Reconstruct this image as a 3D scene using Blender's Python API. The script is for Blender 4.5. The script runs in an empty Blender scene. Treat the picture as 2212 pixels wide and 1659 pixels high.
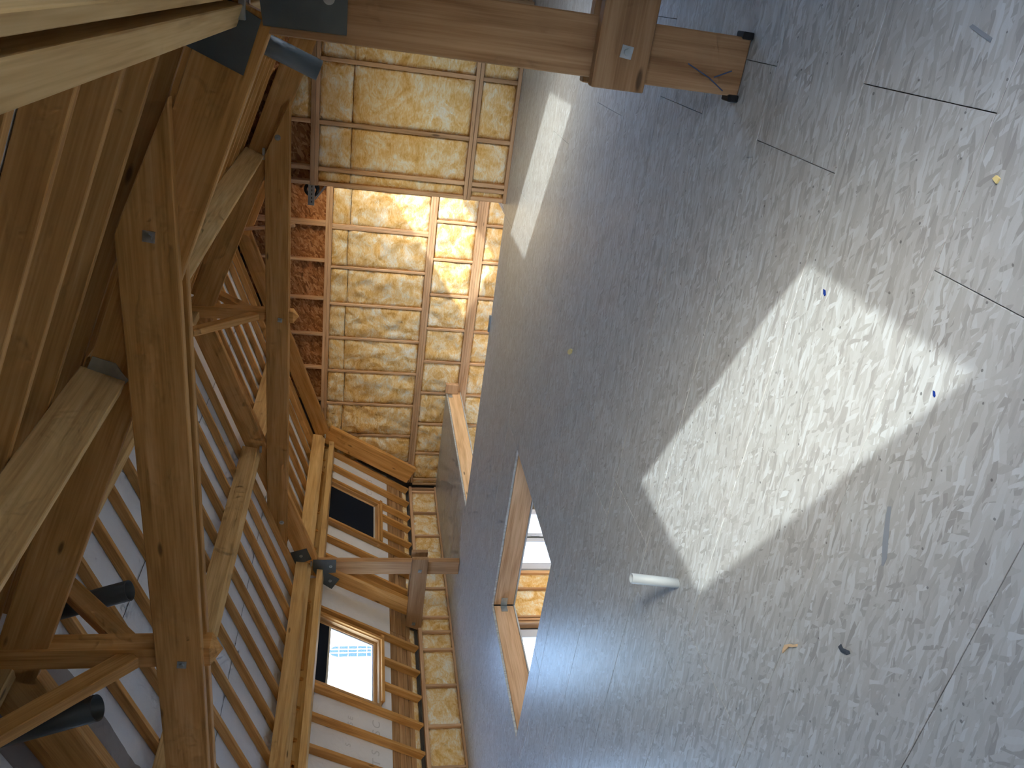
import bpy, bmesh, math, random
from mathutils import Vector, Matrix, noise
random.seed(7)
C = bpy.context.scene.collection
SC = bpy.context.scene

# ------------------------------------------------------------------ camera
F_PX, YAW, PITCH, ROLL, CAM_H = 1665.0, 0.47217, 0.20126, 0.04998, 1.6
def make_camera():
    cy, sy, cp, sp = math.cos(YAW), math.sin(YAW), math.cos(PITCH), math.sin(PITCH)
    d = Vector((-sy*cp, cy*cp, -sp)); r = Vector((cy, sy, 0)); u = r.cross(d)
    r2 = math.cos(ROLL)*r + math.sin(ROLL)*u
    u2 = -math.sin(ROLL)*r + math.cos(ROLL)*u
    X, Y, Z = -u2, r2, -d                      # the phone was held turned by 90 degrees
    cam = bpy.data.cameras.new('camera'); cam.sensor_width = 36.0
    cam.lens = 36.0*F_PX/2212.0; cam.clip_start = .02; cam.clip_end = 500
    o = bpy.data.objects.new('camera', cam); C.objects.link(o)
    o.matrix_world = Matrix(((X.x, Y.x, Z.x, 0), (X.y, Y.y, Z.y, 0), (X.z, Y.z, Z.z, CAM_H), (0, 0, 0, 1)))
    SC.camera = o
make_camera()

# ------------------------------------------------------------------ light
SUN_DIR = Vector((-1.448, 1.165, -1.0)).normalized()
SUN_STRENGTH, SKY_STRENGTH, EXPOSURE = 6.3, 3.0, 0.12
def make_light():
    w = bpy.data.worlds.new('sky'); SC.world = w; w.use_nodes = True
    n = w.node_tree.nodes; l = w.node_tree.links
    bg = n['Background']; sky = n.new('ShaderNodeTexSky'); sky.sky_type = 'NISHITA'
    sky.sun_disc = False; sky.sun_elevation = math.asin(-SUN_DIR.z)
    sky.sun_rotation = math.atan2(-SUN_DIR.x, -SUN_DIR.y)
    sky.altitude = 0; sky.air_density = 1.0; sky.dust_density = 2.0; sky.ozone_density = 1.0
    l.new(sky.outputs[0], bg.inputs[0]); bg.inputs[1].default_value = SKY_STRENGTH
    s = bpy.data.lights.new('sun', 'SUN'); s.energy = SUN_STRENGTH; s.angle = math.radians(.7)
    s.color = (1.0, .965, .88)
    o = bpy.data.objects.new('sun', s); C.objects.link(o)
    o.rotation_euler = SUN_DIR.to_track_quat('-Z', 'Y').to_euler(); o.location = (20, -16, 14)
make_light()
vs = SC.view_settings
vs.view_transform = 'Standard'; vs.look = 'None'; vs.gamma = 1.0; vs.use_curve_mapping = False
vs.exposure = EXPOSURE
SC.cycles.use_denoising = True; SC.cycles.use_light_tree = False
SC.cycles.max_bounces = 6; SC.cycles.diffuse_bounces = 5; SC.cycles.glossy_bounces = 2; SC.cycles.transparent_max_bounces = 8
SC.cycles.use_adaptive_sampling = True; SC.cycles.adaptive_threshold = .1; SC.cycles.adaptive_min_samples = 10
SC.cycles.sample_clamp_indirect = 6.0

# ------------------------------------------------------------------ materials
def nmat(name):
    m = bpy.data.materials.new(name); m.use_nodes = True
    nt = m.node_tree; b = nt.nodes['Principled BSDF']
    return m, nt, b
class NB:
    def __init__(s, nt): s.nt = nt
    def n(s, t, **k):
        x = s.nt.nodes.new(t)
        for a, v in k.items(): setattr(x, a, v)
        return x
    def l(s, a, b): s.nt.links.new(a, b)
    def math(s, op, a, b=None, c=None):
        x = s.n('ShaderNodeMath', operation=op)
        for i, v in enumerate((a, b, c)):
            if v is None: continue
            if isinstance(v, (int, float)): x.inputs[i].default_value = v
            else: s.l(v, x.inputs[i])
        return x.outputs[0]
    def vmath(s, op, a, b):
        x = s.n('ShaderNodeVectorMath', operation=op)
        for i, v in enumerate((a, b)):
            if isinstance(v, tuple): x.inputs[i].default_value = v
            else: s.l(v, x.inputs[i])
        return x.outputs[0]
    def mapping(s, vec, scale=(1,1,1), rot=(0,0,0), loc=(0,0,0)):
        x = s.n('ShaderNodeMapping'); s.l(vec, x.inputs[0])
        x.inputs[1].default_value = loc; x.inputs[2].default_value = rot; x.inputs[3].default_value = scale
        return x.outputs[0]
    def noise(s, vec, scale, detail=3, rough=.55, dist=0):
        x = s.n('ShaderNodeTexNoise'); s.l(vec, x.inputs['Vector'])
        x.inputs['Scale'].default_value = scale; x.inputs['Detail'].default_value = detail
        x.inputs['Roughness'].default_value = rough; x.inputs['Distortion'].default_value = dist
        return x.outputs['Fac']
    def vor(s, vec, scale, feat='F1'):
        x = s.n('ShaderNodeTexVoronoi', feature=feat); s.l(vec, x.inputs['Vector']); x.inputs['Scale'].default_value = scale
        return x
    def ramp(s, fac, stops):
        x = s.n('ShaderNodeValToRGB'); s.l(fac, x.inputs[0]); e = x.color_ramp.elements
        while len(e) < len(stops): e.new(.5)
        for i, (p, c) in enumerate(stops):
            e[i].position = p; e[i].color = (*c, 1) if len(c) == 3 else c
        return x.outputs[0]
    def mix(s, fac, a, b, mode='MIX'):
        x = s.n('ShaderNodeMix', data_type='RGBA', blend_type=mode)
        for i, v in ((0, fac), (6, a), (7, b)):
            if isinstance(v, (int, float)): x.inputs[i].default_value = v
            elif isinstance(v, tuple): x.inputs[i].default_value = (*v, 1)
            else: s.l(v, x.inputs[i])
        return x.outputs[2]
    def bump(s, h, strength, dist, b):
        x = s.n('ShaderNodeBump'); x.inputs['Strength'].default_value = strength; x.inputs['Distance'].default_value = dist
        s.l(h, x.inputs['Height']); s.l(x.outputs[0], b.inputs['Normal'])

def wood(name, light, mid, dark, knots=True, rough=.6):
    m, nt, b = nmat(name); q = NB(nt)
    tc = q.n('ShaderNodeTexCoord').outputs['Object']; oi = q.n('ShaderNodeObjectInfo')
    off = q.math('MULTIPLY', oi.outputs['Random'], 57.0)
    cx = q.n('ShaderNodeCombineXYZ')
    for i in range(3): q.l(off, cx.inputs[i])
    v = q.vmath('ADD', tc, cx.outputs[0])
    g1 = q.noise(q.mapping(v, (.55, 7, 7)), 2.2, 2, .5, .6)
    g2 = q.noise(q.mapping(v, (1.2, 42, 42)), 2.4, 1, .6)
    f = q.math('ADD', q.math('MULTIPLY', g1, .62), q.math('MULTIPLY', g2, .38))
    col = q.ramp(f, [(.30, dark), (.5, mid), (.70, light)])
    if knots:
        kv = q.vor(q.mapping(v, (1.1, 4.2, 4.2)), 1.55)
        k = q.n('ShaderNodeMapRange'); k.inputs[1].default_value = .05; k.inputs[2].default_value = .10
        k.inputs[3].default_value = 1; k.inputs[4].default_value = 0
        q.l(kv.outputs['Distance'], k.inputs[0])
        sel = q.n('ShaderNodeSeparateColor'); q.l(kv.outputs['Color'], sel.inputs[0])
        kk = q.math('MULTIPLY', k.outputs[0], q.math('GREATER_THAN', sel.outputs[0], .45))
        col = q.mix(q.math('MULTIPLY', kk, .8), col, tuple(c*.28 for c in dark))
    tint = q.math('ADD', q.math('MULTIPLY', oi.outputs['Random'], .34), .83)
    hs = q.n('ShaderNodeHueSaturation'); q.l(col, hs.inputs['Color']); q.l(tint, hs.inputs['Value'])
    q.l(hs.outputs[0], b.inputs['Base Color'])
    b.inputs['Roughness'].default_value = rough; b.inputs['Specular IOR Level'].default_value = .3
    return m

def osb(name, pal, L=9, W=70, rough=.55, spec=.4, spread=1.0, upright=False, bump=.3, layers=8):
    """strand board: layers of long flakes lying mostly along local X"""
    m, nt, b = nmat(name); q = NB(nt)
    tc = q.n('ShaderNodeTexCoord').outputs['Object']; oi = q.n('ShaderNodeObjectInfo')
    off = q.math('MULTIPLY', oi.outputs['Random'], 31.0)
    cx = q.n('ShaderNodeCombineXYZ')
    for i in range(2): q.l(off, cx.inputs[i])
    if upright:
        sx = q.n('ShaderNodeSeparateXYZ'); q.l(tc, sx.inputs[0]); cz = q.n('ShaderNodeCombineXYZ')
        for i, j in ((0, 0), (1, 2), (2, 1)): q.l(sx.outputs[j], cz.inputs[i])
        tc = cz.outputs[0]
    v = q.vmath('ADD', tc, cx.outputs[0])
    wob = q.n('ShaderNodeTexNoise'); q.l(v, wob.inputs['Vector']); wob.inputs['Scale'].default_value = 14; wob.inputs['Detail'].default_value = 2
    wv = q.vmath('SCALE', q.vmath('SUBTRACT', wob.outputs['Color'], (.5,.5,.5)), (0,0,0))
    wv.node.inputs['Scale'].default_value = .02
    v = q.vmath('ADD', v, wv)
    base = q.noise(q.mapping(v, (L*1.2, W*1.3, 1)), 1.0, 3)
    tone = base
    for i, (ang, sl, sw, cov) in enumerate(((.05,1,1,.0), (-.2,1.2,.75,.45), (.35,1.4,.8,.55), (-.75,1.9,.9,.72), (.14,1.25,.95,.62))[:layers]):
        vv = q.vor(q.mapping(v, (L*sl, W*sw, 1), (0, 0, ang*spread), (i*3.7, i*5.3, 0)), 1.0)
        # rotate first, then stretch
        mp = vv.inputs['Vector'].links[0].from_node; mp.vector_type = 'TEXTURE'
        mp.inputs[3].default_value = (1/(L*sl), 1/(W*sw), 1)
        sep = q.n('ShaderNodeSeparateColor'); q.l(vv.outputs['Color'], sep.inputs[0])
        mask = q.math('GREATER_THAN', sep.outputs[1], cov)
        x = q.n('ShaderNodeMix', data_type='FLOAT'); q.l(mask, x.inputs[0]); q.l(tone, x.inputs[2]); q.l(sep.outputs[0], x.inputs[3])
        tone = x.outputs[0]
    fine = q.noise(q.mapping(v, (30, 130, 20)), 1.0, 3)
    f = q.math('ADD', q.math('MULTIPLY', tone, .84), q.math('MULTIPLY', fine, .16))
    col = q.ramp(f, pal)
    big = q.noise(tc, .8, 3)
    warm = pal[len(pal)//2][1]
    col = q.mix(q.math('MULTIPLY', big, .35), col, (warm[0]*1.06, warm[1]*.95, warm[2]*.93))
    sp = q.vor(q.mapping(v, (1, 1, 1)), 26)
    dot = q.math('LESS_THAN', sp.outputs['Distance'], .12)
    sps = q.n('ShaderNodeSeparateColor'); q.l(sp.outputs['Color'], sps.inputs[0])
    dot = q.math('MULTIPLY', dot, q.math('GREATER_THAN', sps.outputs[0], .8))
    col = q.mix(q.math('MULTIPLY', dot, .7), col, tuple(c*.25 for c in pal[0][1]))
    q.l(col, b.inputs['Base Color'])
    b.inputs['Roughness'].default_value = rough; b.inputs['Specular IOR Level'].default_value = spec
    return m

def wool(name):
    m, nt, b = nmat(name); q = NB(nt)
    tc = q.n('ShaderNodeTexCoord').outputs['Object']; oi = q.n('ShaderNodeObjectInfo')
    off = q.math('MULTIPLY', oi.outputs['Random'], 41.0)
    cx = q.n('ShaderNodeCombineXYZ')
    for i in range(3): q.l(off, cx.inputs[i])
    v = q.vmath('ADD', tc, cx.outputs[0])
    a = q.noise(v, 3.4, 3, .62, 1.6); c = q.noise(q.mapping(v, (7, 16, 16)), 1.6, 3, .65, 1.5)
    f = q.math('ADD', q.math('MULTIPLY', a, .6), q.math('MULTIPLY', c, .4))
    col = q.ramp(f, [(.30, (.55,.28,.07)), (.41, (.74,.46,.16)), (.50, (.82,.60,.30)), (.57, (.86,.73,.50)), (.65, (.90,.87,.79))])
    q.l(col, b.inputs['Base Color']); b.inputs['Roughness'].default_value = .95
    b.inputs['Specular IOR Level'].default_value = .05
    q.bump(c, .6, .02, b)
    return m

def plain(name, col, rough=.5, metal=0.0, spec=.4, var=.0):
    m, nt, b = nmat(name); q = NB(nt)
    if var:
        tc = q.n('ShaderNodeTexCoord').outputs['Object']
        f = q.noise(tc, 9, 4)
        c = q.ramp(f, [(.3, tuple(x*(1-var) for x in col)), (.7, tuple(min(1, x*(1+var)) for x in col))])
        q.l(c, b.inputs['Base Color'])
    else: b.inputs['Base Color'].default_value = (*col, 1)
    b.inputs['Roughness'].default_value = rough; b.inputs['Metallic'].default_value = metal
    b.inputs['Specular IOR Level'].default_value = spec
    return m

def membrane_mat(name, col):
    m, nt, b = nmat(name); q = NB(nt)
    tc = q.n('ShaderNodeTexCoord').outputs['Object']
    a = q.noise(tc, 2.2, 4); w = q.noise(q.mapping(tc, (3, 3, 3)), 3.0, 3, .5, .8)
    c = q.ramp(a, [(.3, tuple(x*.9 for x in col)), (.7, col)])
    q.l(c, b.inputs['Base Color']); b.inputs['Roughness'].default_value = .55
    q.bump(w, .35, .03, b)
    return m

def glass_mat():
    m, nt, b = nmat('window_glass'); q = NB(nt); nt.nodes.remove(b)
    t = q.n('ShaderNodeBsdfTransparent'); t.inputs[0].default_value = (.93,.97,1,1)
    g = q.n('ShaderNodeBsdfGlossy'); g.inputs['Roughness'].default_value = .02
    mx = q.n('ShaderNodeMixShader'); mx.inputs[0].default_value = .04; q.l(t.outputs[0], mx.inputs[1]); q.l(g.outputs[0], mx.inputs[2])
    q.l(mx.outputs[0], nt.nodes['Material Output'].inputs[0])
    return m

M = {}
M['truss'] = wood('truss_larch', (.67,.375,.145), (.56,.285,.082), (.38,.175,.040))
M['post'] = wood('post_larch', (.46,.285,.155), (.36,.20,.095), (.24,.12,.05))
M['rafter'] = wood('rafter_spruce', (.69,.395,.150), (.56,.285,.082), (.38,.172,.042))
M['purlin'] = wood('purlin_spruce', (.74,.52,.245), (.62,.40,.165), (.44,.25,.085))
M['stud'] = wood('stud_pine', (.66,.45,.28), (.55,.35,.20), (.38,.21,.10))
M['board'] = wood('sheathing_board', (.52,.33,.17), (.40,.22,.095), (.24,.12,.05))
M['pale'] = wood('trimmer_spruce', (.74,.54,.33), (.64,.43,.23), (.48,.29,.14))
M['osb_floor'] = osb('osb_floor', [(.08,(.28,.285,.275)), (.30,(.375,.39,.375)), (.5,(.412,.432,.422)), (.70,(.447,.475,.47)), (.93,(.53,.575,.585))], 9, 75, .36, .6)
M['osb_wall'] = osb('osb_wall', [(.10,(.16,.06,.018)), (.4,(.32,.135,.048)), (.6,(.42,.19,.075)), (.9,(.58,.33,.16))], 9, 45, .7, .2, 3.0, True, .3, 5)
M['wool'] = wool('glass_wool')
M['membrane'] = membrane_mat('roof_membrane', (.78,.79,.82))
M['tape'] = membrane_mat('grey_membrane_patch', (.30,.27,.26))
M['steel'] = plain('painted_steel', (.10,.125,.14), .45, .4, .5, .12)
M['galv'] = plain('galvanised_steel', (.42,.47,.50), .38, .85, .5, .25)
M['pvc_dark'] = plain('dark_grey_pvc', (.045,.05,.052), .4)
M['pvc_grey'] = plain('grey_pvc', (.13,.155,.17), .38)
M['pvc_light'] = plain('light_grey_pvc', (.48,.55,.60), .3)
M['black'] = plain('black_rubber', (.008,.008,.009), .6)
M['blind'] = plain('navy_blind', (.010,.014,.024), .8, 0, .1)
M['frame'] = wood('window_pine', (.62,.40,.20), (.50,.29,.125), (.36,.19,.075), False)
M['alu'] = plain('pale_aluminium', (.62,.62,.58), .4, .3)
M['upvc'] = plain('blue_white_frame', (.55,.62,.78), .35)
M['plaster'] = plain('plasterboard', (.52,.54,.54), .8)
M['glass'] = glass_mat()
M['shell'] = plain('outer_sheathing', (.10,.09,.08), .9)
M['render'] = plain('white_render', (.80,.82,.82), .9, 0, .1, .06)
M['bluepane'] = plain('blue_pane', (.012,.035,.20), .25)
M['slate'] = plain('blue_slate', (.10,.16,.30), .6, 0, .3, .2)
M['ground'] = plain('pale_paving', (.42,.42,.40), .9, 0, .1, .15)
M['print'] = plain('faint_grey_print', (.56,.57,.60), .6)
M['flake'] = plain('grey_flake', (.25,.28,.31), .6)
M['scrap'] = plain('dark_scrap', (.055,.065,.08), .7)
M['pencil'] = plain('blue_pencil', (.05,.08,.16), .7)
M['crumb'] = plain('pale_wood_shaving', (.68,.50,.30), .8)
M['tuft'] = plain('wool_tuft', (.75,.62,.28), .95)

# ------------------------------------------------------------------ builders
def link(o, parent=None):
    C.objects.link(o)
    if parent is not None: o.parent = parent
    return o
def tag(o, label=None, cat=None, group=None, kind=None):
    if label: o['label'] = label
    if cat: o['category'] = cat
    if group: o['group'] = group
    if kind: o['kind'] = kind
    return o
def empty(name, loc=(0,0,0), **k):
    o = bpy.data.objects.new(name, None); o.location = loc; o.empty_display_size = .1
    link(o); tag(o, **k); PMAT[o.name] = Matrix.Translation(loc); return o
PMAT = {}
def mesh_obj(name, me, mat, parent=None, mw=None, **k):
    o = bpy.data.objects.new(name, me)
    if mat is not None and len(me.materials) == 0: me.materials.append(M[mat])
    link(o)
    mw = mw if mw is not None else Matrix.Identity(4)
    if parent is not None:
        o.parent = parent
        o.matrix_local = PMAT.get(parent.name, Matrix.Identity(4)).inverted() @ mw
    else: o.matrix_local = mw
    PMAT[o.name] = mw.copy()
    tag(o, **k); return o
def from_bm(bm, name, smooth=False):
    me = bpy.data.meshes.new(name); bm.normal_update(); bm.to_mesh(me); bm.free()
    if smooth:
        for p in me.polygons: p.use_smooth = True
    return me
CACHE = {}
def box_mesh(l, w, h, bev=.004):
    key = ('box', round(l, 3), round(w, 3), round(h, 3), bev)
    if key in CACHE: return CACHE[key]
    bm = bmesh.new(); bmesh.ops.create_cube(bm, size=1)
    bmesh.ops.scale(bm, vec=(l, w, h), verts=bm.verts)
    if bev: bmesh.ops.bevel(bm, geom=bm.edges[:], offset=min(bev, .2*min(l, w, h)), segments=1, affect='EDGES')
    CACHE[key] = from_bm(bm, 'bar'); return CACHE[key]
def axes(p0, p1, up):
    x = (p1-p0).normalized(); z = (up - x*up.dot(x)).normalized(); y = z.cross(x)
    return x, y, z
def bar(name, p0, p1, w, h, mat, parent=None, up=(0,0,1), bev=.004, **k):
    """square timber from p0 to p1 (centre line); local X is the grain"""
    p0, p1, up = Vector(p0), Vector(p1), Vector(up)
    x, y, z = axes(p0, p1, up); c = (p0+p1)/2
    mw = Matrix(((x.x,y.x,z.x,c.x),(x.y,y.y,z.y,c.y),(x.z,y.z,z.z,c.z),(0,0,0,1)))
    me = box_mesh((p1-p0).length, w, h, bev)
    if len(me.materials) and me.materials[0] != M[mat]:
        key = (me.name, mat)
        if key not in CACHE:
            m2 = me.copy(); m2.materials.clear(); m2.materials.append(M[mat]); CACHE[key] = m2
        me = CACHE[key]
    return mesh_obj(name, me, mat, parent, mw, **k)
def block(name, x0, x1, y0, y1, z0, z1, mat, parent=None, grain='x', bev=.004, **k):
    c = ((x0+x1)/2, (y0+y1)/2, (z0+z1)/2)
    if grain == 'x': return bar(name, (x0,c[1],c[2]), (x1,c[1],c[2]), y1-y0, z1-z0, mat, parent, bev=bev, **k)
    if grain == 'y': return bar(name, (c[0],y0,c[2]), (c[0],y1,c[2]), x1-x0, z1-z0, mat, parent, bev=bev, **k)
    return bar(name, (c[0],c[1],z0), (c[0],c[1],z1), x1-x0, y1-y0, mat, parent, up=(0,1,0), bev=bev, **k)
def prism(name, pts, e0, e1, plane, mat, parent=None, bev=.004, origin=None, **k):
    """polygon extruded; plane 'xz' (along y) or 'yz' (along x) or 'xy' (along z)"""
    bm = bmesh.new()
    f = {'xz': lambda a, b, e: (a, e, b), 'yz': lambda a, b, e: (e, a, b), 'xy': lambda a, b, e: (a, b, e)}[plane]
    v0 = [bm.verts.new(f(a, b, e0)) for a, b in pts]; v1 = [bm.verts.new(f(a, b, e1)) for a, b in pts]
    bm.faces.new(v0); bm.faces.new(v1[::-1]); n = len(pts)
    for i in range(n): bm.faces.new((v0[i], v1[i], v1[(i+1) % n], v0[(i+1) % n]))
    bmesh.ops.recalc_face_normals(bm, faces=bm.faces)
    if bev: bmesh.ops.bevel(bm, geom=bm.edges[:], offset=bev, segments=1, affect='EDGES')
    return mesh_obj(name, from_bm(bm, name), mat, parent, **k)
def sect_bar(name, sec, y0, y1, mat, parent=None, **k):
    """section polygon (x,z) run along Y, with local X along the grain"""
    cx = sum(p[0] for p in sec)/len(sec); cz = sum(p[1] for p in sec)/len(sec); cyy = (y0+y1)/2; h = (y1-y0)/2
    bm = bmesh.new()
    # local X = world Y, local Y = -world X, local Z = world Z
    v0 = [bm.verts.new((-h, -(a-cx), b-cz)) for a, b in sec]; v1 = [bm.verts.new((h, -(a-cx), b-cz)) for a, b in sec]
    bm.faces.new(v0); bm.faces.new(v1[::-1]); n = len(sec)
    for i in range(n): bm.faces.new((v0[i], v1[i], v1[(i+1) % n], v0[(i+1) % n]))
    bmesh.ops.recalc_face_normals(bm, faces=bm.faces)
    bmesh.ops.bevel(bm, geom=bm.edges[:], offset=.004, segments=1, affect='EDGES')
    mw = Matrix(((0,-1,0,cx),(1,0,0,cyy),(0,0,1,cz),(0,0,0,1)))
    return mesh_obj(name, from_bm(bm, name), mat, parent, mw, **k)
def clip_rects(r, holes):
    out = [r]
    for h in holes:
        nxt = []
        for a0, a1, b0, b1 in out:
            if h[1] <= a0 or h[0] >= a1 or h[3] <= b0 or h[2] >= b1: nxt.append((a0, a1, b0, b1)); continue
            if h[0] > a0: nxt.append((a0, h[0], b0, b1))
            if h[1] < a1: nxt.append((h[1], a1, b0, b1))
            m0, m1 = max(a0, h[0]), min(a1, h[1])
            if h[2] > b0: nxt.append((m0, m1, b0, h[2]))
            if h[3] < b1: nxt.append((m0, m1, h[3], b1))
        out = nxt
    return out
def boxes_mesh(boxes, name):
    bm = bmesh.new()
    for x0, x1, y0, y1, z0, z1 in boxes:
        r = bmesh.ops.create_cube(bm, size=1)['verts']
        bmesh.ops.scale(bm, vec=(x1-x0, y1-y0, z1-z0), verts=r)
        bmesh.ops.translate(bm, vec=((x0+x1)/2, (y0+y1)/2, (z0+z1)/2), verts=r)
    return from_bm(bm, name)
def tube(name, p0, p1, r, wall, mat, parent=None, seg=28, **k):
    p0, p1 = Vector(p0), Vector(p1); L = (p1-p0).length
    x, y, z = axes(p0, p1, Vector((.31, .2, .93)))
    bm = bmesh.new(); rings = []
    for t, rr in ((0, r), (L, r), (L, r-wall), (0, r-wall)):
        rings.append([bm.verts.new((t, rr*math.cos(2*math.pi*i/seg), rr*math.sin(2*math.pi*i/seg))) for i in range(seg)])
    for a in range(4):
        A, B = rings[a], rings[(a+1) % 4]
        for i in range(seg): bm.faces.new((A[i], A[(i+1) % seg], B[(i+1) % seg], B[i]))
    bmesh.ops.recalc_face_normals(bm, faces=bm.faces)
    me = from_bm(bm, name)
    for p in me.polygons: p.use_smooth = abs(p.normal.x) < .5
    mw = Matrix(((x.x,y.x,z.x,p0.x),(x.y,y.y,z.y,p0.y),(x.z,y.z,z.z,p0.z),(0,0,0,1)))
    return mesh_obj(name, me, mat, parent, mw, **k)
def bolt(name, pos, nrm, parent, r=.014, square=.05, mat='galv'):
    """square or round washer with a hexagonal head"""
    n = Vector(nrm).normalized(); x, y, z = axes(Vector((0,0,0)), n, Vector((.1,.2,.97)))
    bm = bmesh.new()
    def cyl(rad, t0, t1, seg, ph=0.0):
        a = [bm.verts.new((t0, rad*math.cos(ph+2*math.pi*i/seg), rad*math.sin(ph+2*math.pi*i/seg))) for i in range(seg)]
        b = [bm.verts.new((t1, rad*math.cos(ph+2*math.pi*i/seg), rad*math.sin(ph+2*math.pi*i/seg))) for i in range(seg)]
        bm.faces.new(a); bm.faces.new(b[::-1])
        for i in range(seg): bm.faces.new((a[i], b[i], b[(i+1) % seg], a[(i+1) % seg]))
    if square: cyl(square*.7, -.002, .005, 4, math.pi/4)
    else: cyl(r*1.9, -.002, .004, 16)
    cyl(r, .004, .016, 6)
    bmesh.ops.recalc_face_normals(bm, faces=bm.faces)
    p = Vector(pos)
    mw = Matrix(((x.x,y.x,z.x,p.x),(x.y,y.y,z.y,p.y),(x.z,y.z,z.z,p.z),(0,0,0,1)))
    return mesh_obj(name, from_bm(bm, name), mat, parent, mw)
def batt(parent, org, ux, uy, un, w, h, depth=.11, puff=.035, name='insulation_batt'):
    """glass wool slab: local X/Y span the cell, the front bulges along un"""
    nx, ny = max(6, min(30, int(w/.045))), max(6, min(30, int(h/.045)))
    seed = Vector((random.random()*50, random.random()*50, random.random()*50))
    bm = bmesh.new(); g = []
    for j in range(ny+1):
        row = []
        for i in range(nx+1):
            a, b = i/nx, j/ny
            e = min(min(a, 1-a)*w, min(b, 1-b)*h)
            lift = (1-math.exp(-e/.035))
            p = Vector((a*w, b*h, 0))
            n1 = noise.noise(p*3.2+seed); n2 = noise.noise(p*8.5+seed*1.7); n3 = noise.noise(p*19+seed)
            crease = -abs(noise.noise(p*4.1+seed*.6))**.5*.45 + .2
            z = depth*.68 + lift*(depth*.22 + puff*(.75*n1+.75*n2+.35*n3+crease*1.1))
            jx = .006*noise.noise(p*15+seed*2) if e < .001 else 0
            row.append(bm.verts.new((a*w+jx, b*h+jx, z)))
        g.append(row)
    for j in range(ny):
        for i in range(nx): bm.faces.new((g[j][i], g[j][i+1], g[j+1][i+1], g[j+1][i]))
    edge = [g[0][i] for i in range(nx+1)] + [g[j][nx] for j in range(1, ny+1)] + [g[ny][i] for i in range(nx-1, -1, -1)] + [g[j][0] for j in range(ny-1, 0, -1)]
    low = [bm.verts.new((v.co.x, v.co.y, 0)) for v in edge]; n = len(edge)
    for i in range(n): bm.faces.new((edge[i], low[i], low[(i+1) % n], edge[(i+1) % n]))
    bmesh.ops.recalc_face_normals(bm, faces=bm.faces)
    me = from_bm(bm, 'batt', True)
    ux, uy, un, o = Vector(ux), Vector(uy), Vector(un), Vector(org)
    mw = Matrix(((ux.x,uy.x,un.x,o.x),(ux.y,uy.y,un.y,o.y),(ux.z,uy.z,un.z,o.z),(0,0,0,1)))
    return mesh_obj(name, me, 'wool', parent, mw)

# ------------------------------------------------------------------ main dimensions
XC = -3.73                      # ridge line
MS = .363                       # fall of the upper slope
ANG = math.atan(MS); CA, SA = math.cos(ANG), math.sin(ANG)
ZR = 3.55                       # underside of rafters at the ridge
RD = .11                        # rafter depth
RDL = .08                       # the left upper rafters are shallower
Y0, YG = -3.6, 12.1             # back wall and gable stud faces
KX, KZ = -8.43, .50             # foot of the lower (60 degree) slope, left side
LC, LS = .5, .8660254           # lower slope direction (x, z)
def up_l(d, off=0.0):           # point on the left upper slope, d metres out from the ridge
    return (XC-d - off*SA, ZR-MS*d + off*CA)
def up_r(d, off=0.0): return (XC+d + off*SA, ZR-MS*d + off*CA)
XCR = -3.58                     # the right lower slope mirrors about here
def lo_l(s, off=0.0): return (KX+LC*s - off*LS, KZ+LS*s + off*LC)
def lo_r(s, off=0.0):
    x, z = lo_l(s, off); return (2*XCR-x, z)
LEFT_WIN = [(10.09, 11.01), (6.93, 7.87), (4.60, 5.52), (3.56, 4.48), (2.35, 3.27), (.60, 1.52), (-2.60, -1.68)]  # unseen skylights around the nearest truss are added to brighten the left floor
RIGHT_WIN = [(.20, 1.12), (4.965, 5.885), (-2.9, -1.98)]
WS0, WS1 = .727, 1.645          # glazed part of a skylight along the slope
UPR_WIN = (8.74, 10.62, 2.74, 3.93)   # skylight in the right upper slope: y0, y1, d0, d1
HOLE1 = (-5.98, -3.956, 4.64, 6.325)
HOLE2 = (-6.39, -2.25, 8.68, YG+.3)
LOW_WIN = [(9.88, 11.55), (6.6, 8.50), (2.0, 3.9)]      # windows of the storey below: y0,y1
LOW_Z = -2.75

# ------------------------------------------------------------------ floor
fl_boxes = [(a, b, c, d, -.245, -.0245) for a, b, c, d in clip_rects((-8.56, 1.38, Y0, YG+.1), [(HOLE1[0]-.06, HOLE1[1]+.06, HOLE1[2]-.06, HOLE1[3]+.06), (HOLE2[0]-.07, HOLE2[1]+.06, HOLE2[2]-.06, YG+1)])]
floor = mesh_obj('floor', boxes_mesh(fl_boxes, 'floor'), 'shell', kind='structure', label='attic floor of pale strand board panels with two openings')
ROWH = .6265; row0 = 3.135
joint = {0: -.107, -1: -.396, -2: -.10, -3: -.53, 1: -.385, 2: .01}
r = -11
while row0+r*ROWH < YG:
    y0, y1 = row0+r*ROWH, row0+(r+1)*ROWH
    off = joint.get(r, -.2+.41*((r*7) % 5)-.8)
    for c in range(-5, 3):
        x0 = off+c*2.44; x1 = x0+2.44
        rect = (max(x0, -8.52), min(x1, 1.36), max(y0, Y0), min(y1, YG-.005))
        if rect[0] >= rect[1]-.02 or rect[2] >= rect[3]-.01: continue
        for a, b, c0, d0 in clip_rects(rect, [HOLE1, HOLE2]):
            g = .0014
            if b-a < .02 or d0-c0 < .02: continue
            dz = random.uniform(-.0006, .0006)
            block('floor_panel', a+g, b-g, c0+g, d0-g, -.0225, 0+dz, 'osb_floor', floor, bev=.0012)
    r += 1
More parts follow.
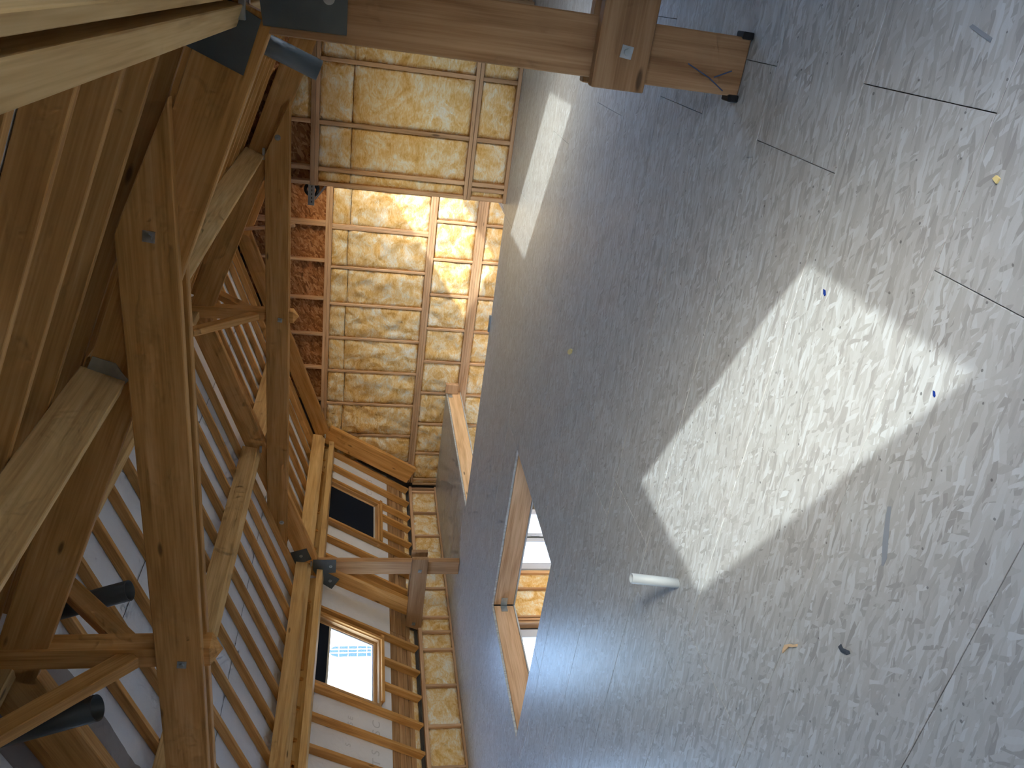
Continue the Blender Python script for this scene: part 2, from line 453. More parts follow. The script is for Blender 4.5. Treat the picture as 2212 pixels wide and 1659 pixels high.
def trimmers(h, mat, sides):
    x0, x1, y0, y1 = h
    if 'l' in sides: block('trimmer', x0-.058, x0-.008, y0, y1, -.245, -.027, mat, floor, 'y')
    if 'r' in sides: block('trimmer', x1+.008, x1+.058, y0, y1, -.245, -.027, mat, floor, 'y')
    if 'n' in sides: block('trimmer', x0, x1, y0-.058, y0-.008, -.245, -.027, mat, floor, 'x')
    if 'f' in sides: block('trimmer', x0, x1, y1+.008, y1+.058, -.245, -.027, mat, floor, 'x')
trimmers(HOLE1, 'stud', 'lrnf'); trimmers(HOLE2, 'pale', 'lrn')
block('header', HOLE2[0]+.005, HOLE2[0]+.18, YG-.10, YG-.02, -.20, .02, 'stud', floor)
# galvanised corner straps in the openings
block('joist_hanger', HOLE1[0]+.002, HOLE1[0]+.10, HOLE1[3]-.002, HOLE1[3]+.006, -.17, -.10, 'galv', floor)
block('joist_hanger', HOLE1[0]-.009, HOLE1[0]-.001, HOLE1[3]-.09, HOLE1[3]-.004, -.17, -.10, 'galv', floor)
block('joist_hanger', HOLE2[0]-.006, HOLE2[0]+.004, YG-.21, YG-.11, -.10, -.03, 'galv', floor)
block('edge_angle', -3.72, -3.50, 8.655, 8.69, -.03, .022, 'galv', floor)
lc = [(a, b, c, d, -.262, -.247) for a, b, c, d in clip_rects((-8.5, 1.3, Y0, YG), [HOLE1, HOLE2])]
mesh_obj('ceiling_below', boxes_mesh(lc, 'ceiling_below'), 'plaster', kind='structure', label='plasterboard ceiling of the storey below')
mesh_obj('floor_below', boxes_mesh([(-8.6, 1.3, Y0, YG+.2, LOW_Z-.1, LOW_Z)], 'floor_below'), 'plaster', kind='structure', label='floor of the storey below')

# ------------------------------------------------------------------ gable wall
shape = [(-8.56, LOW_Z), (1.50, LOW_Z), (1.50, .5), (.54, 2.22), (XC, ZR+.13), (-7.68, 2.24), (-8.60, .5)]
gable = prism('wall_gable', shape, YG+.115, YG+.19, 'xz', 'shell', bev=0, kind='structure', label='far gable wall of studs filled with yellow glass wool')
def roof_z(x):
    d = abs(x-XC); z = ZR-MS*d
    if x < -7.53: z = min(z, KZ+(x-KX)*LS/LC)
    if x > .25: z = min(z, KZ+((2*XCR-x)-KX)*LS/LC)
    return z
N1, N2, N3 = (2.063, 2.165), (.443, .556), (-.36, -.205)
def nog(z0, z1, n, x0=-8.4, x1=1.1):
    h = (z1-z0)/n
    for i in range(n): block('nogging', x0, x1, YG, YG+.11, z0+i*h+.0006, z0+(i+1)*h-.0006, 'stud', gable)
nog(*N1, 2, -7.40, .05); nog(*N2, 3, -8.38, 1.0); nog(*N3, 4, -8.38, 1.0); nog(-1.35, -1.27, 1); nog(LOW_Z, LOW_Z+.05, 1)
rows = [  # z range, stud positions, content
    (N1[1], None, [-.43,-1.06,-1.68,-2.30,-2.92,-3.545,-4.15,-4.80,-5.44,-6.06,-6.68], 'osb'),
    (N2[1], N1[0], [.69,.06,-.57,-1.19,-1.82,-2.45,-2.93,-3.57,-4.235,-4.87,-5.48,-6.10,-6.735,-7.37,-7.95], 'wool2'),
    (N3[1], N2[0], [1.04,.42,-.21,-.84,-1.46,-2.09,-2.71,-3.342,-3.975,-4.592,-5.21,-5.832,-6.455,-7.09,-7.72,-8.30,-8.405], 'wool'),
    (-1.27, N3[0], [1.04,.42,-.21,-.84,-1.46,-2.09,-2.71,-3.342,-3.965,-4.597,-5.22,-5.835,-6.465,-7.09,-7.72,-8.30], 'wool')]
SW = .038
for z0, z1, xs, what in rows:
    for x in xs:
        dbl = .02 if (abs(x+3.545) < .05 or abs(x+3.57) < .01) else 0
        top = z1 if z1 is not None else min(roof_z(x-.03), roof_z(x+.03)) - .01
        if z1 is not None: top = min(z1, min(roof_z(x-.03), roof_z(x+.03))-.01)
        if top - z0 < .06: continue
        for q in ((-1, 1) if dbl else (0,)):
            block('stud', x-SW/2+q*dbl, x+SW/2+q*dbl, YG+.002, YG+.108, z0, top, 'stud', gable, 'z')
    xs = sorted(xs)
    for a, b in zip(xs[:-1], xs[1:]):
        w = b-a-SW
        top = z1 if z1 is not None else min(roof_z(a), roof_z(b)) - .02
        if z1 is not None: top = min(z1, max(roof_z(a), roof_z(b))-.03)
        if top - z0 < .12: continue
        if what == 'osb':
            block('osb_panel', a-.01, b+.01, YG+.085, YG+.1, z0-.01, max(roof_z(a), roof_z(b))-.02, 'osb_wall', gable, bev=0)
            continue
        if b < -7.7 and what == 'wool2': pass
        cuts = [z0, top]
        if what == 'wool2' and top > 1.95: cuts = [z0, 1.80+random.uniform(-.03, .03), top]
        for c0, c1 in zip(cuts[:-1], cuts[1:]):
            batt(gable, (a+SW/2+.002, YG+.114, c0+.003), (1,0,0), (0,0,1), (0,-1,0), w-.004, c1-c0-.006, .115, .05)

prism('filler_board', [(-8.40, .57), (-7.98, .57), (-7.30, 1.75), (-7.30, 2.12), (-7.55, 2.06)], YG+.02, YG+.05, 'xz', 'board', gable, bev=0)
# ------------------------------------------------------------------ partition in front of the gable, right
PX0, PY = -2.13, 8.705
part = prism('wall_partition', [(PX0, 0), (1.2, 0), (1.2, .60), (.48, 2.02), (.30, 2.17), (PX0, 3.05)], PY+.125, PY+.14, 'xz', 'osb_wall', bev=0, kind='structure', label='insulated partition wall ending in an open edge before the gable')
def pn(z0, z1, x0=PX0, x1=.9, nm='nogging'): block(nm, x0, x1, PY, PY+.12, z0, z1, 'stud', part)
pn(0, .04, nm='sole_plate'); pn(2.10, 2.143, PX0, .15); pn(2.145, 2.188, PX0, .1); pn(.413, .452); pn(.456, .496)
pst = [.72, .24, -.34, -.825, -1.456, -1.945, -2.105]
ptop = lambda x: min(3.55-.37*abs(x-XC), 2.2+.0*x) if False else (ZR-MS*abs(x-XC)-.01)
for x in pst:
    for z0, z1 in ((.04, .413), (.496, 2.10), (2.188, ptop(x))):
        if x > .2 and z1 > 1.9: z1 = min(z1, 1.9-(x-.2)*1.4)
        if z1-z0 < .05: continue
        block('stud', x-.021, x+.021, PY+.002, PY+.118, z0, z1, 'stud', part, 'z')
block('stud', -2.005-.02, -2.005+.02, PY+.002, PY+.118, .04, .413, 'stud', part, 'z')
ps = sorted(pst)
for a, b in zip(ps[:-1], ps[1:]):
    for z0, z1 in ((.04, .413), (.496, 1.76), (1.76, 2.10), (2.188, 2.62)):
        if b > .3 and z1 > 1.5: continue
        if z0 > 2.1:
            if a < -1.9: continue
            z1 = ptop(max(a, b))-.03
            if z1-z0 < .1: continue
        batt(part, (a+.023, PY+.124, z0+.003), (1,0,0), (0,0,1), (0,-1,0), b-a-.046, z1-z0-.006, .12, .04)
block('osb_panel', -2.1, -1.90, PY+.10, PY+.112, 2.19, 2.86, 'osb_wall', part, bev=0)
pn(2.40, 2.44, -1.96, -1.43); 
# perforated strap and cable coil at the free edge of the partition
cc = empty('cable_coil', (-2.09, 8.86, 2.16), label='black cable coil behind a perforated strap at the partition edge', cat='cable coil')
bm = bmesh.new()
for kx in range(4):
    R, r0 = .060+.012*(kx % 2), .011
    N, K = 28, 8; ring = []
    for i in range(N):
        t = 2*math.pi*i/N; cxx, czz = R*math.cos(t), R*math.sin(t)
        ring.append([bm.verts.new((cxx+r0*math.cos(2*math.pi*j/K)*math.cos(t), -.02+.018*kx+r0*math.sin(2*math.pi*j/K), czz+r0*math.cos(2*math.pi*j/K)*math.sin(t))) for j in range(K)])
    for i in range(N):
        A, B = ring[i], ring[(i+1) % N]
        for j in range(K): bm.faces.new((A[j], A[(j+1) % K], B[(j+1) % K], B[j]))
bmesh.ops.recalc_face_normals(bm, faces=bm.faces)
mesh_obj('coil', from_bm(bm, 'coil', True), 'black', cc, Matrix.Translation((-2.20, 8.80, 2.17)))
bk = empty('perforated_bracket', (-2.13, 8.75, 2.16), label='galvanised perforated bracket with diagonal strap on the partition edge', cat='bracket')
st = block('strap', -2.36, -2.12, 8.735, 8.742, 2.135, 2.205, 'galv', bk, bev=.001)
for i in range(5): block('slot', -2.33+i*.042, -2.31+i*.042, 8.7335, 8.7355, 2.160, 2.170, 'black', st, bev=0)
bar('diagonal_strap', (-2.29, 8.73, 2.13), (-2.135, 8.73, 2.02), .004, .02, 'galv', bk)

# ------------------------------------------------------------------ side walls (knee wall above, storey below)
def side_wall(name, xf, sgn, label):
    holes = [(a, b, -2.05, -.55) for a, b in LOW_WIN]
    bx = [(min(xf+sgn*.13, xf+sgn*.20), max(xf+sgn*.13, xf+sgn*.20), a, b, c, d) for a, b, c, d in clip_rects((Y0, YG+.15, LOW_Z, .52), holes)]
    w = mesh_obj(name, boxes_mesh(bx, name), 'shell', kind='structure', label=label)
    return w
wl = side_wall('wall_left', -8.45, -1, 'low insulated knee wall on the skylight side')
wr = side_wall('wall_right', 1.27, 1, 'low insulated knee wall on the sunny side')
KN = [12.05, 11.945, 11.30, 10.65, 10.0, 9.34, 8.715, 8.417, 8.076, 7.43, 6.783, 6.183, 5.55, 4.92, 4.3, 3.67, 3.03, 2.4, 1.77, 1.13, .5, -.13, -.77, -1.4, -2.03, -2.67, -3.3]
for w, xf, sg in ((wl, -8.45, -1), (wr, 1.27, 1)):
    xa, xb = sorted((xf, xf+sg*.125))
    block('top_plate', xa, xb, Y0, YG, .455, .505, 'stud', w, 'y')
    block('sole_plate', xa, xb, Y0, YG, 0.0, .03, 'stud', w, 'y')
    for y in KN:
        block('stud', xa+.002, xb-.002, y-.019, y+.019, .03, .455, 'stud', w, 'z')
    for b, a in zip(KN[:-1], KN[1:]):
        if b-a < .15: continue
        if sg < 0: batt(w, (xf-.128, b-.021, .032), (0,-1,0), (0,0,1), (1,0,0), b-a-.042, .42, .125, .04)
        elif a > -1: batt(w, (xf+.128, a+.021, .032), (0,1,0), (0,0,1), (-1,0,0), b-a-.042, .42, .125, .04)
# storey below, left wall: studs, wool and windows that show through the stair opening
for y in (9.70, 9.735, 9.325, 8.70, 8.64, 8.58):
    block('stud', -8.57, -8.452, y-.018, y+.018, LOW_Z, -.27, 'stud', wl, 'z')
for a, b in ((9.343, 9.682), (8.718, 9.307), (5.4, 6.5), (4.2, 5.36)):
    batt(wl, (-8.575, b-.002, -1.9), (0,-1,0), (0,0,1), (1,0,0), b-a-.004, 1.6, .12, .04)
    batt(wl, (-8.575, b-.002, -2.7), (0,-1,0), (0,0,1), (1,0,0), b-a-.004, .79, .12, .04)
wb = mesh_obj('wall_back', boxes_mesh([(-8.7, 1.6, Y0-.12, Y0, LOW_Z, 3.8)], 'wall_back'), 'osb_wall', kind='structure', label='closing wall behind the viewer')

# ------------------------------------------------------------------ roof: membrane, rafters, boards
def slope_slab(name, f, s0, s1, y0, y1, off, th, holes, mat, label):
    """slab on a slope given by f(s, off) -> (x, z)"""
    bm = bmesh.new()
    for a, b, c, d in clip_rects((s0, s1, y0, y1), holes):
        vs_ = []
        for o in (off, off+th):
            for s, y in ((a, c), (b, c), (b, d), (a, d)):
                x, z = f(s, o); vs_.append(bm.verts.new((x, y, z)))
        for q in ((0,1,2,3), (7,6,5,4), (0,4,5,1), (1,5,6,2), (2,6,7,3), (3,7,4,0)): bm.faces.new([vs_[i] for i in q])
    bmesh.ops.recalc_face_normals(bm, faces=bm.faces)
    return mesh_obj(name, from_bm(bm, name), mat, kind='structure', label=label)
ceil_l = slope_slab('ceiling_left', up_l, -.075, 3.93, Y0, YG+.2, RDL+.004, .03, [], 'membrane', 'upper roof slope of white membrane over rafters on the skylight side')
uw = UPR_WIN
ceil_r = slope_slab('ceiling_right', up_r, -.075, 4.22, Y0, YG+.2, RD+.004, .03, [(uw[2], uw[3], uw[0], uw[1])], 'membrane', 'upper roof slope of rafters on the sunny side')
WH = [(WS0-.06, WS1+.06, a-.06, b+.06) for a, b in LEFT_WIN]
ceil_ll = slope_slab('ceiling_left_lower', lo_l, .43, 1.98, Y0, YG+.2, RD+.004, .02, WH, 'membrane', 'steep lower roof slope with skylights and white membrane')
WHR = [(WS0-.06, WS1+.06, a-.06, b+.06) for a, b in RIGHT_WIN]
ceil_rl = slope_slab('ceiling_right_lower', lo_r, -.1, 1.98, Y0, YG+.2, RD+.004, .02, WHR, 'membrane', 'steep lower roof slope on the sunny side')
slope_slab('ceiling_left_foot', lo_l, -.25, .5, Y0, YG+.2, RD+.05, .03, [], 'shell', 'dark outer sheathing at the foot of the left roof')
RY = [8.09-.417*k for k in range(28)] + [8.50, 9.26, 9.67, 10.07, 10.48, 10.90, 11.36, 11.72, 11.93]
for y in RY:
    if y < Y0+.05: continue
    yc = y-.022
    for f, p, sx in ((up_l, ceil_l, 1), (up_r, ceil_r, -1)):
        segs = [(.012, 3.86)]
        if f is up_r and uw[0]-.03 < y < uw[1]+.06: segs = [(.012, uw[2]-.05)]
        for a, b in segs:
            rd = RDL if f is up_l else RD
            if f is up_l and abs(y-3.92) < .01: continue
            x0, z0 = f(a, rd/2); x1, z1 = f(b, rd/2)
            bar('rafter', (x0, yc, z0), (x1, yc, z1), .044, rd, 'rafter', p, up=(0,0,1), bev=.003)
x0, z0 = up_r(uw[2]-.028, RD/2); bar('trimmer', (x0, uw[0]-.1, z0), (x0, uw[1]+.1, z0), .05, RD, 'rafter', ceil_r, up=(SA, 0, CA))
# lower slope, left
def lo_raf(y, s0, s1, par=ceil_ll, f=lo_l, w=.044, name='rafter'):
    (x0, z0), (x1, z1) = f(s0, RD/2), f(s1, RD/2)
    bar(name, (x0, y-.022, z0), (x1, y-.022, z1), w, RD, 'rafter', par, up=(0,0,1), bev=.003)
for y in (11.98, 11.55, 11.13, 10.05, 9.62, 9.19, 8.10, 6.80, 6.38, 5.96, 2.26, 1.85, .5, .08, -.35, -.77, -1.2, -3.2):
    lo_raf(y, .02, 1.88)
for wi, (a, b) in enumerate(LEFT_WIN):
    for t in (.30, .72): lo_raf(a+t, .02, .60)
    for s in (.625, 1.79):       # cross trimmers below and above each skylight
        (x, z) = lo_l(s, RD/2)
        bar('trimmer', (x, a-.02, z), (x, b+.16, z), .045, RD, 'rafter', ceil_ll, up=(-LS, 0, LC), bev=.003)
    lo_raf(b+.115, .60, 1.80, name='trimmer')
for y in [12.0-.43*k for k in range(37)]:
    if any(a-.08 < y < b+.12 for a, b in RIGHT_WIN): lo_raf(y, .02, .6, ceil_rl, lo_r); continue
    if y > Y0+.1: lo_raf(y, .02, 1.88, ceil_rl, lo_r)
for a, b in RIGHT_WIN:
    for s in (.625, 1.79):
        (x, z) = lo_r(s, RD/2)
        bar('trimmer', (x, a-.1, z), (x, b+.1, z), .045, RD, 'rafter', ceil_rl, up=(LS, 0, LC), bev=.003)
# sheathing boards at the foot of the left slope
for i, (s0, s1) in enumerate(((.325, .428), (.225, .319), (.155, .222), (.075, .150))):
    for y0, y1 in ((Y0, 1.1), (1.1, 4.6), (4.6, 8.3), (8.3, YG)):
        (x, z) = lo_l((s0+s1)/2, RD+.012+random.uniform(0, .006))
        bar('sheathing_board', (x, y0+.002, z), (x, y1-.002, z), s1-s0-.003, .018, 'board', ceil_ll, up=(-LS, 0, LC), bev=.002)
(x, z) = lo_l(.0, RD+.03)
for y0, y1 in ((8.7, 12.0), (5.0, 8.5)):
    batt(ceil_ll, (x, y1, z), (0,-1,0), (LC, 0, LS), (LS, 0, -LC), y1-y0, .10, .03, .02)
# grey membrane patch with a torn edge beside the nearest truss
bm = bmesh.new(); top, bot = [], []
for i in range(41):
    d = .12+i*(2.2/40); x, z = up_l(d, RDL-.003)
    e = 4.09+.035*noise.noise(Vector((d*3, 0, 0)))+.02*noise.noise(Vector((d*11, 4, 0)))
    top.append([bm.verts.new((x, e, z)), bm.verts.new((x+.002*SA, e, z+.004))]); bot.append([bm.verts.new((x, 3.30, z)), bm.verts.new((x+.002*SA, 3.30, z+.004))])
for i in range(40):
    for k in (0, 1): bm.faces.new((bot[i][k], bot[i+1][k], top[i+1][k], top[i][k]))
    bm.faces.new((top[i][0], top[i+1][0], top[i+1][1], top[i][1]))
bmesh.ops.recalc_face_normals(bm, faces=bm.faces)
mesh_obj('membrane_patch', from_bm(bm, 'membrane_patch'), 'tape', ceil_l)

def seam(f, d, par, y0, y1):
    x, z = f(d, RDL-.001); bar('membrane_seam', (x, y0, z), (x, y1, z), .006, .003, 'steel', par, up=(0,0,1), bev=0)
seam(up_l, 2.60, ceil_l, Y0, YG); seam(up_l, .95, ceil_l, Y0, YG)
def glyph(ch, f, s, y, size, par, n):
    cu = bpy.data.curves.new('glyph', 'FONT'); cu.body = ch; cu.size = size; cu.align_x = 'CENTER'; cu.align_y = 'CENTER'; cu.extrude = .0004
    o = bpy.data.objects.new('printed_letter', cu); C.objects.link(o); bpy.context.view_layer.update()
    me = bpy.data.meshes.new_from_object(o.evaluated_get(bpy.context.evaluated_depsgraph_get())); bpy.data.objects.remove(o)
    me.materials.clear(); x, z = f(s, (RDL if f is up_l else RD)+.001)
    yy = Vector((f(1)[0]-f(0)[0], 0, f(1)[1]-f(0)[1])).normalized()
    if yy.z < 0: yy = -yy
    xx = Vector((0, 1, 0)); zz = xx.cross(yy)
    mw = Matrix(((xx.x,yy.x,zz.x,x),(xx.y,yy.y,zz.y,y),(xx.z,yy.z,zz.z,z),(0,0,0,1)))
    mesh_obj('printed_letter', me, 'print', par, mw)
for ch, s_, y_, sz in (('C', .66, 6.62, .16), ('S', .66, 6.50, .16), ('S', .67, 6.22, .16), ('T', .66, 6.09, .16), ('E', 1.03, 6.58, .10), ('S', 1.03, 6.50, .10), ('S', 1.05, 6.2, .10), ('C', .80, 11.40, .16), ('S', .80, 11.78, .16)):
    glyph(ch, lo_l, s_, y_, sz, ceil_ll, 0)
for ch, d_, y_, sz in (('2', .95, 4.95, .17), ('2', 1.3, 5.42, .17), ('I', .62, 4.55, .17), ('n', 2.1, 4.95, .17)):
    glyph(ch, up_l, d_, y_, sz, ceil_l, 0)

# ------------------------------------------------------------------ skylights and windows
def skylight(num, f, y0, y1, s0, s1, label, blind=0.0, sgn=1, portal=True):
    """frame in two layers, glass pane, optional blind let down from the top"""
    n = Vector((-LS*sgn, 0, LC)) if f in (lo_l, lo_r) else Vector((SA, 0, CA))
    w = empty('window_%d' % num, (f(s0)[0], (y0+y1)/2, f(s0)[1]), kind='structure', label=label)
    def fr(a, b, c, d, off, th, mat, name, par=w):
        (xa, za), (xb, zb) = f(a, off), f(b, off)
        if b-a > d-c: o = bar(name, (xa, (c+d)/2, za), (xb, (c+d)/2, zb), d-c, th, mat, par, up=n, bev=.002)
        else:
            xm, zm = f((a+b)/2, off); o = bar(name, (xm, c, zm), (xm, d, zm), b-a, th, mat, par, up=n, bev=.002)
        return o
    for off, th, g, wd in ((.060, .055, .055, .04), (.115, .055, .012, .045)):
        for a, b, c, d in ((s0-g-wd, s0-g, y0-g-wd, y1+g+wd), (s1+g, s1+g+wd, y0-g-wd, y1+g+wd)): fr(a, b, c, d, off, th, 'frame', 'frame')
        for c, d in ((y0-g-wd, y0-g), (y1+g, y1+g+wd)): fr(s0-g, s1+g, c, d, off, th, 'frame', 'frame')
    for a, b, c, d in ((s0-.012, s0+.006, y0-.012, y1+.012), (s1-.006, s1+.012, y0-.012, y1+.012)): fr(a, b, c, d, .118, .03, 'upvc', 'glazing_bead')
    for c, d in ((y0-.012, y0+.006), (y1-.006, y1+.012)): fr(s0, s1, c, d, .118, .03, 'upvc', 'glazing_bead')
    (xa, za) = f((s0+s1)/2, .13)
    bar('pane', (xa, y0, za), (xa, y1, za), s1-s0, .008, 'glass', w, up=n, bev=0)
    if blind:
        sb = s1-blind*(s1-s0)
        (xa, za) = f((sb+s1)/2, .095)
        bar('blind', (xa, y0-.008, za), (xa, y1+.008, za), s1-sb, .003, 'blind', w, up=n, bev=0)
        fr(sb-.028, sb, y0-.008, y1+.008, .092, .016, 'alu', 'blind_rail')
    if portal:
        L = bpy.data.lights.new('sky_portal', 'AREA'); L.shape = 'RECTANGLE'; L.size = s1-s0; L.size_y = y1-y0; L.cycles.is_portal = True
        o = bpy.data.objects.new('sky_portal', L); C.objects.link(o)
        (xa, za) = f((s0+s1)/2, .16); ax = Vector((f(1)[0]-f(0)[0], 0, f(1)[1]-f(0)[1])).normalized()
        z = n.normalized(); yy = z.cross(ax)
        o.matrix_world = Matrix(((ax.x, yy.x, z.x, xa), (ax.y, yy.y, z.y, (y0+y1)/2), (ax.z, yy.z, z.z, za), (0,0,0,1)))
    return w
for i, (a, b) in enumerate(LEFT_WIN):
    skylight(i+1, lo_l, a, b, WS0, WS1, ('skylight with its dark blind fully drawn', 'skylight with a blind part drawn and a bright street view', 'unseen skylight just outside the view, added to brighten the left floor', 'unseen skylight beside the nearest truss, added to brighten the left floor', 'unseen third skylight from the back, added to brighten the left floor', 'second skylight from the back of the attic', 'rearmost skylight of the attic')[i], (1.0, .25, 0, 0, 0, 0, 0)[i], 1, i > 0)
for i, (a, b) in enumerate(RIGHT_WIN):
    skylight(8+i, lo_r, a, b, WS0, WS1, ('skylight on the sunny side that lights the big floor patch', 'skylight on the sunny side behind the near post', 'rear skylight on the sunny side')[i], 0, -1)
skylight(11, up_r, uw[0]+.06, uw[1]-.06, uw[2]+.05, uw[3]-.05, 'wide skylight high on the sunny slope behind the partition', 0, -1)
for i, (a, b) in enumerate(LOW_WIN):
    w = empty('window_%d' % (12+i), (-8.52, (a+b)/2, -2.05), kind='structure', label=('window of the storey below seen through the stair opening, near the gable', 'window of the storey below seen through the stair opening, nearer', 'window of the storey below out of view')[i])
    zl, zh = -2.05, -.55
    for c, d in ((a, a+.16), (b-.16, b), ((a+b)/2-.13, (a+b)/2+.13)):
        block('stile', -8.62, -8.53, c, d, zl, zh, 'upvc', w, 'z')
    for c, d in (((a+b)/2-.02, (a+b)/2+.02),): block('seam', -8.53, -8.525, c, d, zl, zh, 'steel', w, 'z', bev=0)
    for c, d in ((zl, zl+.12), (zh-.12, zh)): block('rail', -8.62, -8.53, a+.16, b-.16, c, d, 'upvc', w, 'y')
    block('pane', -8.59, -8.585, a+.1, b-.1, zl+.08, zh-.08, 'glass', w, 'y', bev=0)
    bar('handle', (-8.50, (a+b)/2+.02, -1.62), (-8.50, (a+b)/2+.02, -1.78), .02, .018, 'upvc', w, up=(1,0,0))
    L = bpy.data.lights.new('sky_portal', 'AREA'); L.shape = 'RECTANGLE'; L.size = zh-zl; L.size_y = b-a; L.cycles.is_portal = True
    o = bpy.data.objects.new('sky_portal', L); C.objects.link(o)
    o.matrix_world = Matrix(((0,0,-1,-8.66),(0,1,0,(a+b)/2),(1,0,0,(zl+zh)/2),(0,0,0,1)))

# ------------------------------------------------------------------ trusses
LEGD = .245
def leg_upper(t, side, y0, y1, d0=.03, d1=3.62):
    f = up_l if side < 0 else up_r
    off = -.035-LEGD/2
    (xa, za), (xb, zb) = f(d0, off), f(d1, off)
    bar('upper_leg', (xa, (y0+y1)/2, za), (xb, (y0+y1)/2, zb), y1-y0, LEGD, 'truss', t, up=(0,0,1), bev=.005)
def leg_lower(t, side, y0, y1):
    # 60 degree leg from the kink to the tie
    a, b, dp = ((-7.40, 1.98), (-8.22, .52), .25) if y0 < 11 else ((-7.26, 2.04), (-8.10, .49), .335)
    if side > 0: a, b = (2*XC-a[0]+.03, a[1]), (2*XC-b[0]+.03, b[1])
    bar('lower_leg', (a[0], (y0+y1)/2, a[1]), (b[0], (y0+y1)/2, b[1]), y1-y0, dp, 'truss', t, up=(0,0,1), bev=.005)
def truss(name, yc, label, collar, king=True, post_l=True, post_r=True, boltstyle=True):
    y0, y1 = yc-.045, yc+.045; pn0, pn1 = y0-.065, y1+.065
    t = empty(name, (XC, yc, 0), label=label, cat='roof truss')
    for sd in (-1, 1): leg_upper(t, sd, y0, y1); leg_lower(t, sd, y0, y1)
    for on, xa, xb, sd in ((post_l, -7.49, -7.26, -1), (post_r, -.262, -.022, 1)):
        if not on: continue
        block('post', xa, xb, y0+.001, y1-.001, .004, 2.0, 'post', t, 'z', bev=.005)
        e0, e1 = (-8.52, -7.165) if sd < 0 else (-.293, 1.06)
        pts = [(e0+.10 if sd < 0 else e0, .690), (e1 if sd < 0 else e1-.10, .690), (e1, .46), (e0, .46)]
        for ya, yb in ((pn0, y0-.001), (y1+.001, pn1)): prism('tie_plank', pts, ya, yb, 'xz', 'post', t, bev=.005)
        xm = (xa+xb)/2
        bolt('bolt', (xm, pn0, .566), (0,-1,0), t); bolt('bolt', (-8.37 if sd < 0 else .93, pn0, .578), (0,-1,0), t)
        # folded steel gussets at the kink
        yp0, yp1 = y0-.007, y0-.001
        if sd < 0:
            prism('gusset_plate', [(-7.225, 2.04), (-7.225, 1.728), (-7.45, 1.728), (-7.46, 1.84), (-7.57, 1.672), (-7.75, 1.775), (-7.63, 1.93), (-7.40, 2.04)], yp0, yp1, 'xz', 'steel', t, bev=0)
            prism('gusset_plate', [(-7.03, 2.13), (-7.215, 2.06), (-7.33, 2.28), (-7.105, 2.345)], yp0, yp1, 'xz', 'steel', t, bev=0)
            for bx_, bz_ in ((-7.34, 1.80), (-7.60, 1.80), (-7.16, 2.2)): bolt('bolt', (bx_, yp0, bz_), (0,-1,0), t, .012, 0)
        else:
            prism('gusset_plate', [(-.232, 2.015), (-.228, 1.698), (0.0, 1.698), (.20, 1.66), (.38, 1.77), (.26, 1.95), (.02, 2.05)], yp0-.004, yp1-.004, 'xz', 'steel', t, bev=0)
            prism('gusset_plate', [(-.213, 2.022), (-.425, 2.093), (-.338, 2.31), (-.11, 2.23)], yp0, yp1, 'xz', 'steel', t, bev=0)
            for bx_, bz_ in ((-.105, 1.77), (-.25, 2.20), (.22, 1.80)): bolt('bolt', (bx_, yp0-.006, bz_), (0,-1,0), t, .012, 0)
    if collar:
        (zb, zt, xr_b, xr_t, xl_t, xl_b) = collar
        for ya, yb in ((pn0, y0-.001), (y1+.001, pn1)):
            prism('collar_plank', [(xr_b, zb), (xr_t, zt), (xl_t, zt), (xl_b, zb)], ya, yb, 'xz', 'truss', t, bev=.005)
    if king:
        kx0, kx1, ky0, ky1 = (-3.65, -3.515, yc-.062, yc+.062) if yc < 5 else (-3.71, -3.575, yc-.062, yc+.062)
        bm = bmesh.new(); zt, zb, zp = 3.50, 2.335, 2.27
        # local X up the post
        c = [(ky0, kx0), (ky0, kx1), (ky1, kx1), (ky1, kx0)]
        v0 = [bm.verts.new((zb, -(a-yc), b-(kx0+kx1)/2)) for a, b in c]; v1 = [bm.verts.new((zt, -(a-yc), b-(kx0+kx1)/2)) for a, b in c]
        tip = bm.verts.new((zp, 0, 0)); bm.faces.new(v1)
        for i in range(4):
            bm.faces.new((v0[i], v0[(i+1) % 4], v1[(i+1) % 4], v1[i])); bm.faces.new((v0[i], tip, v0[(i+1) % 4]))
        bmesh.ops.recalc_face_normals(bm, faces=bm.faces)
        # world: X_local -> Z, Y_local -> -Y, Z_local -> X
        mw = Matrix(((0,0,1,(kx0+kx1)/2),(0,-1,0,yc),(1,0,0,0),(0,0,0,1)))
        mesh_obj('king_post', from_bm(bm, 'king_post'), 'truss', t, mw)
        xm = (kx0+kx1)/2
        bar('brace', (xm, ky1-.01, 2.80), (xm, ky1+.62, 3.42), .075, .11, 'truss', t, up=(0,-1,1))
        bar('brace', (xm, ky0+.01, 2.74), (xm, ky0-.56, 3.34), .075, .11, 'truss', t, up=(0,1,1))
        if collar:
            bolt('bolt', (-3.585 if yc < 5 else -3.66, pn0, 2.475), (0,-1,0), t)
            for bx_, bz_ in ((-1.10, 2.475), (-6.4, 2.5)) if yc < 5 else ((-1.62, 2.50), (-6.55, 2.45)): bolt('bolt', (bx_, pn0, bz_), (0,-1,0), t, .016, .05 if yc < 5 else 0)
    return t
T1, T2, T3 = 3.455, 8.595, 11.955
t1 = truss('roof_truss', T1, 'nearest timber truss with thick collar planks and a big right post', (2.366, 2.612, -.528, -1.10, -6.26, -6.83))
t2 = truss('roof_truss', T2, 'middle timber truss whose left post stands by the skylights', (2.383, 2.632, -1.25, -1.81, -6.28, -7.0))
t3 = truss('roof_truss', T3, 'far truss legs standing against the gable wall', None, False, False, False)
